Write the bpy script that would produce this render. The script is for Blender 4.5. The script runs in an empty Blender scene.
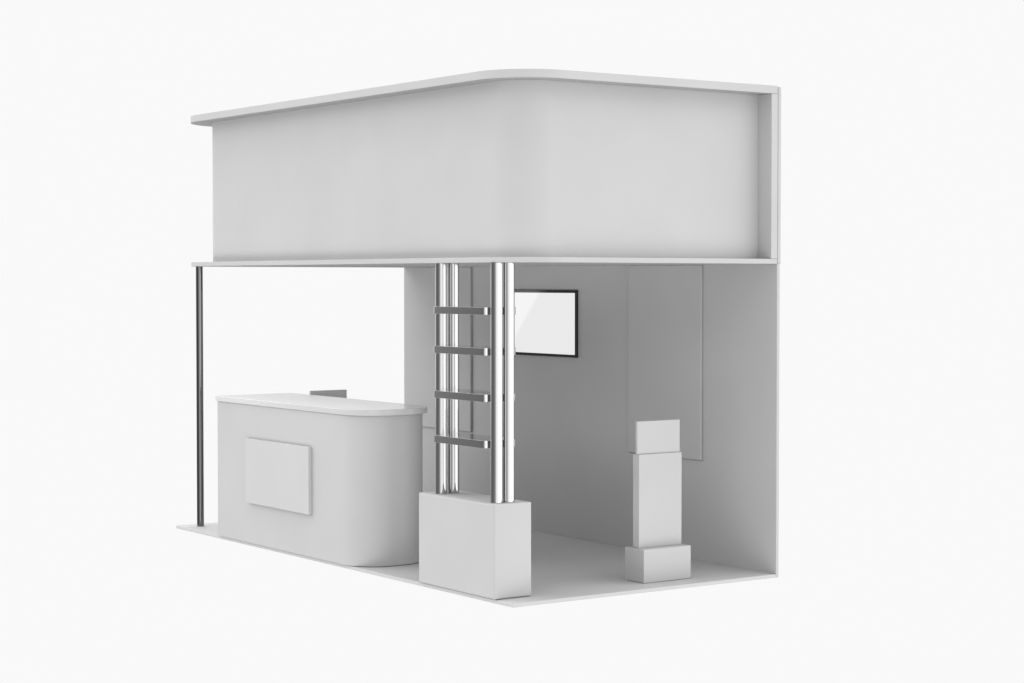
import bpy, bmesh, math
from mathutils import Vector, Matrix

S = bpy.context.scene
COL = S.collection

# ------------------------------------------------------------------ materials
def nt(m):
    m.use_nodes = True
    t = m.node_tree
    return t, t.nodes["Principled BSDF"]

def paint(name, val, rough=0.55, spec=0.35, mottling=0.02):
    """matte laminate / paint: faint mottling, faint orange-peel bump"""
    m = bpy.data.materials.new(name)
    t, b = nt(m)
    tc = t.nodes.new("ShaderNodeTexCoord")
    n = t.nodes.new("ShaderNodeTexNoise"); n.inputs["Scale"].default_value = 1.7
    n.inputs["Detail"].default_value = 5
    t.links.new(tc.outputs["Object"], n.inputs["Vector"])
    r = t.nodes.new("ShaderNodeValToRGB")
    lo, hi = val - mottling * .5, val + mottling * .5
    r.color_ramp.elements[0].color = (lo, lo, lo, 1); r.color_ramp.elements[0].position = .3
    r.color_ramp.elements[1].color = (hi, hi, hi, 1); r.color_ramp.elements[1].position = .7
    t.links.new(n.outputs["Fac"], r.inputs["Fac"])
    t.links.new(r.outputs["Color"], b.inputs["Base Color"])
    n2 = t.nodes.new("ShaderNodeTexNoise"); n2.inputs["Scale"].default_value = 260
    t.links.new(tc.outputs["Object"], n2.inputs["Vector"])
    bp = t.nodes.new("ShaderNodeBump"); bp.inputs["Strength"].default_value = .02
    bp.inputs["Distance"].default_value = .001
    t.links.new(n2.outputs["Fac"], bp.inputs["Height"])
    t.links.new(bp.outputs["Normal"], b.inputs["Normal"])
    b.inputs["Roughness"].default_value = rough
    b.inputs["Specular IOR Level"].default_value = spec
    return m

def metal(name, val, rough):
    m = bpy.data.materials.new(name)
    t, b = nt(m)
    tc = t.nodes.new("ShaderNodeTexCoord")
    n = t.nodes.new("ShaderNodeTexNoise"); n.inputs["Scale"].default_value = 30
    t.links.new(tc.outputs["Object"], n.inputs["Vector"])
    mr = t.nodes.new("ShaderNodeMapRange")
    mr.inputs["To Min"].default_value = rough * .85; mr.inputs["To Max"].default_value = rough * 1.15
    t.links.new(n.outputs["Fac"], mr.inputs["Value"])
    t.links.new(mr.outputs["Result"], b.inputs["Roughness"])
    b.inputs["Base Color"].default_value = (val, val * 1.005, val, 1)
    b.inputs["Metallic"].default_value = 1
    return m

WHITE = paint("white_laminate", .49, rough=.8, spec=.08)
PANEL = paint("white_front_panel", .52, rough=.8, spec=.08)  # slightly lighter white than the counter body
WHITE_TOP = paint("white_countertop", .55, rough=.16, spec=.5)
FLOOR = paint("white_floor_board", .51, rough=.6, spec=.2)
CHROME = metal("polished_chrome", .50, .06)
POLE = metal("darkened_chrome", .18, .07)  # chrome with its dark reflection put into the base colour
SHELF = metal("polished_steel", .55, .08)
DARK = paint("mid_grey_plastic", .70, rough=.45, mottling=.01)
BEZEL = paint("black_gloss_plastic", .012, rough=.03, spec=.6, mottling=.004)
SCREEN = bpy.data.materials.new("lit_white_screen")
t, b = nt(SCREEN)
b.inputs["Base Color"].default_value = (.02, .02, .02, 1)
b.inputs["Roughness"].default_value = .02
b.inputs["Specular IOR Level"].default_value = .5
b.inputs["Emission Color"].default_value = (1, 1, 1, 1)
b.inputs["Emission Strength"].default_value = .80

# ------------------------------------------------------------------ helpers
def thing(name, label, cat, loc):
    o = bpy.data.objects.new(name, None)
    COL.objects.link(o)
    o.empty_display_size = .1
    o.location = loc
    o["label"] = label; o["category"] = cat
    return o

def link(name, bm, mat, parent, bevel=0.0, seg=2, smooth=False):
    """one mesh object, modelled in world metres, hung under its thing"""
    bmesh.ops.remove_doubles(bm, verts=bm.verts[:], dist=1e-6)
    bmesh.ops.recalc_face_normals(bm, faces=bm.faces[:])
    me = bpy.data.meshes.new(name)
    off = Vector(parent.location)
    for v in bm.verts:
        v.co -= off
    if smooth or bevel:
        for f in bm.faces:
            f.smooth = True
    bm.to_mesh(me); bm.free()
    me.materials.append(mat)
    o = bpy.data.objects.new(name, me)
    COL.objects.link(o)
    o.parent = parent
    if smooth or bevel:
        me.set_sharp_from_angle(angle=math.radians(40))
    if bevel:
        b = o.modifiers.new("bevel", "BEVEL")
        b.width = bevel; b.segments = seg; b.limit_method = "ANGLE"
        b.angle_limit = math.radians(40); b.harden_normals = True
    return o

def add_prism(bm, pts, z0, z1):
    lo = [bm.verts.new((x, y, z0)) for x, y in pts]
    hi = [bm.verts.new((x, y, z1)) for x, y in pts]
    n = len(pts)
    for i in range(n):
        j = (i + 1) % n
        bm.faces.new((lo[i], lo[j], hi[j], hi[i]))
    bm.faces.new(lo[::-1]); bm.faces.new(hi)

def add_box(bm, x0, x1, y0, y1, z0, z1):
    add_prism(bm, [(x0, y0), (x1, y0), (x1, y1), (x0, y1)], z0, z1)

def box(name, d, mat, parent, bevel=.004, seg=2):
    bm = bmesh.new(); add_box(bm, *d)
    return link(name, bm, mat, parent, bevel, seg)

def rounded(x0, x1, y0, y1, r, n=24):
    """plan outline; r = corner radii at (x0,y0),(x1,y0),(x1,y1),(x0,y1)"""
    c = [(x0, y0, 180), (x1, y0, 270), (x1, y1, 0), (x0, y1, 90)]
    sx = [1, -1, -1, 1]; sy = [1, 1, -1, -1]
    out = []
    for (x, y, a), rr, ax, ay in zip(c, r, sx, sy):
        if rr <= 0:
            out.append((x, y)); continue
        for k in range(n + 1):
            th = math.radians(a + 90 * k / n)
            out.append((x + ax * rr + rr * math.cos(th), y + ay * rr + rr * math.sin(th)))
    return out

def prism(name, pts, z0, z1, mat, parent, bevel=.004, seg=2):
    bm = bmesh.new(); add_prism(bm, pts, z0, z1)
    return link(name, bm, mat, parent, bevel, seg)

def rod(name, x, y, r, z0, z1, mat, parent, n=48):
    pts = [(x + r * math.cos(2 * math.pi * k / n), y + r * math.sin(2 * math.pi * k / n)) for k in range(n)]
    bm = bmesh.new(); add_prism(bm, pts, z0, z1)
    return link(name, bm, mat, parent, smooth=True)

# ------------------------------------------------------------------ the stand
D, L = 2.513, 5.462           # depth and length of the platform
T = .0264
ZB, ZB2 = 2.400, 2.4386       # slab under the fascia
ZR, ZR2 = 3.7054, 3.7687      # roof slab
XW = 2.485                    # inner face of the long back wall
R = .45
SB = .15                      # fascia set back behind the slab edges

booth = thing("exhibition_booth",
              "white exhibition stand with a rounded blank canopy, thin floor and long back wall",
              "exhibition stand", (D / 2, L / 2, -T))
box("floor_platform", (0, XW - .001, 0, L, -T, 0), FLOOR, booth, .003)
box("back_wall", (XW, D, 0, L, -T, ZB - .001), WHITE, booth, .003)
for y0, y1, z0 in ((.878, 1.83, .818), (4.235, 5.21, .838)):
    box("wall_panel", (XW - .022, XW - .001, y0, y1, z0, ZB - .002), WHITE, booth, .007, 4)
prism("ceiling_slab", rounded(0, 2.486, 0, L, (R, 0, 0, R)), ZB, ZB2, WHITE, booth, .004)
prism("roof_slab", rounded(0, 2.486, 0, L, (R, 0, 0, R)), ZR, ZR2, WHITE, booth, .004)
box("end_panel", (2.422, 2.486, 0, L, ZB2 + .001, ZR - .001), WHITE, booth, .002)
box("end_cladding", (2.489, D + .008, -.002, L, ZB, ZR2 - .006), WHITE, booth, .006)
prism("fascia", rounded(SB, 2.421, SB, L - .255, (.30, 0, 0, .30), 32), ZB2 + .0005, ZR - .0005, WHITE, booth, 0)
bpy.data.objects["fascia"].data.set_sharp_from_angle(angle=math.radians(40))
for f in bpy.data.objects["fascia"].data.polygons: f.use_smooth = True
rod("support_pole", .165, 5.29, .0325, 0, ZB - .0005, POLE, booth)

# ------------------------------------------------------------------ counter
ctr = thing("reception_counter",
            "long white reception counter with rounded end and blank raised front panel",
            "counter", (.35, 3.3, 0))
prism("counter_body", rounded(-.02, .70, 2.055, 4.565, (.29, .33, .01, .01)), .004, 1.201, WHITE, ctr, .003)
prism("countertop", rounded(-.032, .735, 2.03, 4.582, (.30, .34, .01, .01)), 1.202, 1.250, WHITE_TOP, ctr, .005, 3)
box("front_panel", (-.053, -.0205, 2.843, 3.960, .357, .912), PANEL, ctr, .002)
box("work_surface", (.7005, 1.32, 3.7, 4.58, .72, .75), WHITE, ctr, .004)
box("work_surface_leg", (1.27, 1.30, 3.75, 4.54, 0, .7195), WHITE, ctr, .004)

mon = thing("monitor",
            "grey panel screen whose top edge shows above the back of the white reception counter",
            "monitor", (1.02, 4.42, .75))
box("screen_housing", (.835, 1.212, 4.40, 4.425, .99, 1.272), DARK, mon, .003)
box("stand", (.99, 1.05, 4.4255, 4.45, .762, 1.15), DARK, mon, .004)
prism("base", rounded(.90, 1.14, 4.36, 4.52, (.03,) * 4, 8), .7505, .7615, DARK, mon, .003)

# ------------------------------------------------------------------ tower
tow = thing("display_tower",
            "chrome display tower of four poles and four slim shelves on a white block plinth",
            "display tower", (.14, .70, 0))
box("plinth", (-.019, .308, .20, 1.21, .003, .6825), WHITE, tow, .012, 4)
for y, xs in ((.285, (.060, .163)), (1.02, (.063, .171))):
    for x in xs:
        rod("pole", x, y, .0440, .6826, ZB - .0005, CHROME, tow)
for z0 in (2.0275, 1.7365, 1.4055, 1.0745):
    prism("shelf", rounded(-.026, .264, .318, 1.005, (.032,) * 4, 16), z0, z0 + .0535, SHELF, tow, .001)

# ------------------------------------------------------------------ television
tv = thing("television",
           "wall mounted flat television with a lit blank white screen and slim black bezel",
           "television", (XW, 3.05, 1.89))
Y0, Y1, Z0, Z1 = 2.56, 3.60, 1.594, 2.187
box("housing", (XW - .020, XW - .001, Y0, Y1, Z0, Z1), BEZEL, tv, .003)
box("screen", (XW - .0215, XW - .0202, Y0 + .025, Y1 - .025, Z0 + .025, Z1 - .025), SCREEN, tv, 0)

# ------------------------------------------------------------------ kiosk
kio = thing("display_pedestal",
            "narrow white stepped pedestal with blank header plate near the right wall end",
            "display stand", (1.57, .32, 0))
box("base", (1.342, 1.800, .205, .435, .002, .254), WHITE, kio, .004)
box("column", (1.364, 1.780, .292, .366, .2545, .962), WHITE, kio, .003)
box("header_plate", (1.358, 1.772, .306, .330, .9625, 1.211), WHITE, kio, .003)

# ------------------------------------------------------------------ camera
YAW, PITCH = .60775, .030778
cam = bpy.data.cameras.new("camera")
cam.sensor_width = 36; cam.lens = 70.0495
cam.clip_start = .1; cam.clip_end = 300
co = bpy.data.objects.new("camera", cam); COL.objects.link(co)
co.location = (-7.9629, -11.4422, 2.2749)
co.rotation_euler = (math.pi / 2 - PITCH, 0, -YAW)
S.camera = co

# ------------------------------------------------------------------ added light
def area_lamp(name, loc, target, sx, sy, watts):
    l = bpy.data.lights.new(name, "AREA"); l.shape = "RECTANGLE"
    l.size = sx; l.size_y = sy; l.energy = watts
    o = bpy.data.objects.new(name, l); COL.objects.link(o)
    o.location = loc
    o.rotation_euler = (Vector(target) - Vector(loc)).to_track_quat("-Z", "Y").to_euler()
    return o
CEN = Vector((1.2, 2.7, 1.3))
area_lamp("overhead_fill_lamp", (1.2, 2.7, 10.5), (1.2, 2.71, 0), 9, 9, 560)  # invented overhead lamp, added to fill in light from above

# added unseen lamp, placed so its edge makes the slanted glare on the television
CAM = Vector(co.location)
def mirrored(y, z, dist):
    p = Vector((XW - .0215, y, z)); d = (p - CAM).normalized(); d.x = -d.x
    return p, p + d * dist
p1, q1 = mirrored(3.09, 2.187, 25)
p2, q2 = mirrored(3.485, 1.77, 25)
nrm = ((p1 + p2) / 2 - (q1 + q2) / 2).normalized()
along = (q1 - q2).normalized(); along = (along - nrm * along.dot(nrm)).normalized()
side = nrm.cross(along).normalized()
if side.z < 0: side = -side
ctr_ = (q1 + q2) / 2 + side * 2.0
zax = -nrm                                   # area lamps shine along local -Z
xax = along; yax = zax.cross(xax)
l = bpy.data.lights.new("glare_lamp", "AREA"); l.shape = "RECTANGLE"; l.size = 7; l.size_y = 4; l.energy = 110
fo = bpy.data.objects.new("glare_lamp", l); COL.objects.link(fo)
fo.matrix_world = Matrix.Translation(ctr_) @ Matrix((xax, yax, zax)).transposed().to_4x4()

# made-up surroundings, brightness shaped to light the stand and chrome: rows of elevation (degrees), columns of azimuth
# (degrees to the right of the direction that points back past the camera)
EL = [-65, -35, -17, -8, 4, 14, 36, 70]
AZ = [-180, -135, -90, -45, 0, 45, 90, 135, 180]
HOR = [(-180, .95), (-150, .92), (-122, .35), (-102, .18), (-45, .25), (-22, .62), (-14, .75), (-9, 1.5),
       (20, 1.6), (26, 2.2), (145, 2.0), (165, 1.0), (180, .95)]       # at the height of the horizon
def row(v): return list(zip(AZ, [KEY * a for a in list(v) + [v[0]]]))
KEY = 1.29                                   # strength of the rows off the horizon
ENV = [
    row([.05] * 8),
    row([.49, .05, .05, .62, .97, 1.17, 1.08, .88]),
    row([1.27, 1.77, 2.81, 3.18, 2.11, .94, 1.01, 1.13]),
    HOR, HOR,
    row([2.45, 2.3, 2.0, .72, .45, .10, 1.25, 2.19]),
    row([3.0, 2.5, 1.75, .75, .85, 1.38, 2.36, 2.97]),
    row([.6] * 8),
]
WB = .947
F = (math.sin(YAW), math.cos(YAW), 0)       # towards the white background
RT = (math.cos(YAW), -math.sin(YAW), 0)
w = bpy.data.worlds.new("World"); S.world = w
w.use_nodes = True
t = w.node_tree
bg = t.nodes["Background"]
tc = t.nodes.new("ShaderNodeTexCoord")
def dot(v):
    n = t.nodes.new("ShaderNodeVectorMath"); n.operation = "DOT_PRODUCT"
    t.links.new(tc.outputs["Generated"], n.inputs[0]); n.inputs[1].default_value = v
    return n.outputs["Value"]
def maths(op, a, b_=None):
    m = t.nodes.new("ShaderNodeMath"); m.operation = op
    for i, v in enumerate((a, b_)):
        if v is None: continue
        if isinstance(v, (int, float)): m.inputs[i].default_value = v
        else: t.links.new(v, m.inputs[i])
    return m.outputs[0]
def ramp(src, pts, scale=1.0):
    """smooth curve through (position 0..1, value) points"""
    r = t.nodes.new("ShaderNodeValToRGB"); e = r.color_ramp
    while len(e.elements) < len(pts): e.elements.new(.5)
    for k, (p, v) in enumerate(pts):
        e.elements[k].position = p
        e.elements[k].color = (v / scale,) * 3 + (1,)
    t.links.new(src, r.inputs["Fac"])
    return maths("MULTIPLY", r.outputs["Color"], scale)
def mix(fac, a, b_):
    m = t.nodes.new("ShaderNodeMix"); m.data_type = "FLOAT"
    t.links.new(fac, m.inputs["Factor"])
    for s, i in ((a, 2), (b_, 3)):
        if isinstance(s, (int, float)): m.inputs[i].default_value = s
        else: t.links.new(s, m.inputs[i])
    return m.outputs[0]
dz, df, ds = dot((0, 0, 1)), dot(F), dot(RT)
az = maths("ARCTAN2", ds, maths("MULTIPLY", df, -1))                  # 0 = back past the camera
az01 = maths("ADD", maths("MULTIPLY", az, 1 / (2 * math.pi)), .5)
el01 = maths("ADD", maths("MULTIPLY", maths("ARCSINE", dz), 1 / math.pi), .5)
dome = None
for i, pts in enumerate(ENV):
    rv = ramp(az01, [((a_ + 180) / 360, v) for a_, v in pts], 4)
    wts = []
    if i > 0: wts.append(((EL[i - 1] + 90) / 180, 0))
    else: wts.append((0, 1))
    wts.append(((EL[i] + 90) / 180, 1))
    if i < len(EL) - 1: wts.append(((EL[i + 1] + 90) / 180, 0))
    term = maths("MULTIPLY", rv, ramp(el01, wts))
    dome = term if dome is None else maths("ADD", dome, term)
front = ramp(df, [(.76, 0), (.86, 1)])
dome = mix(front, dome, WB)                  # white background behind the stand
t.links.new(dome, bg.inputs["Color"])
bg.inputs["Strength"].default_value = 1

S.view_settings.view_transform = "Standard"
S.view_settings.look = "None"
S.view_settings.exposure = 0
S.view_settings.gamma = 1
S.cycles.use_denoising = True
S.cycles.max_bounces = 12
S.cycles.diffuse_bounces = 1
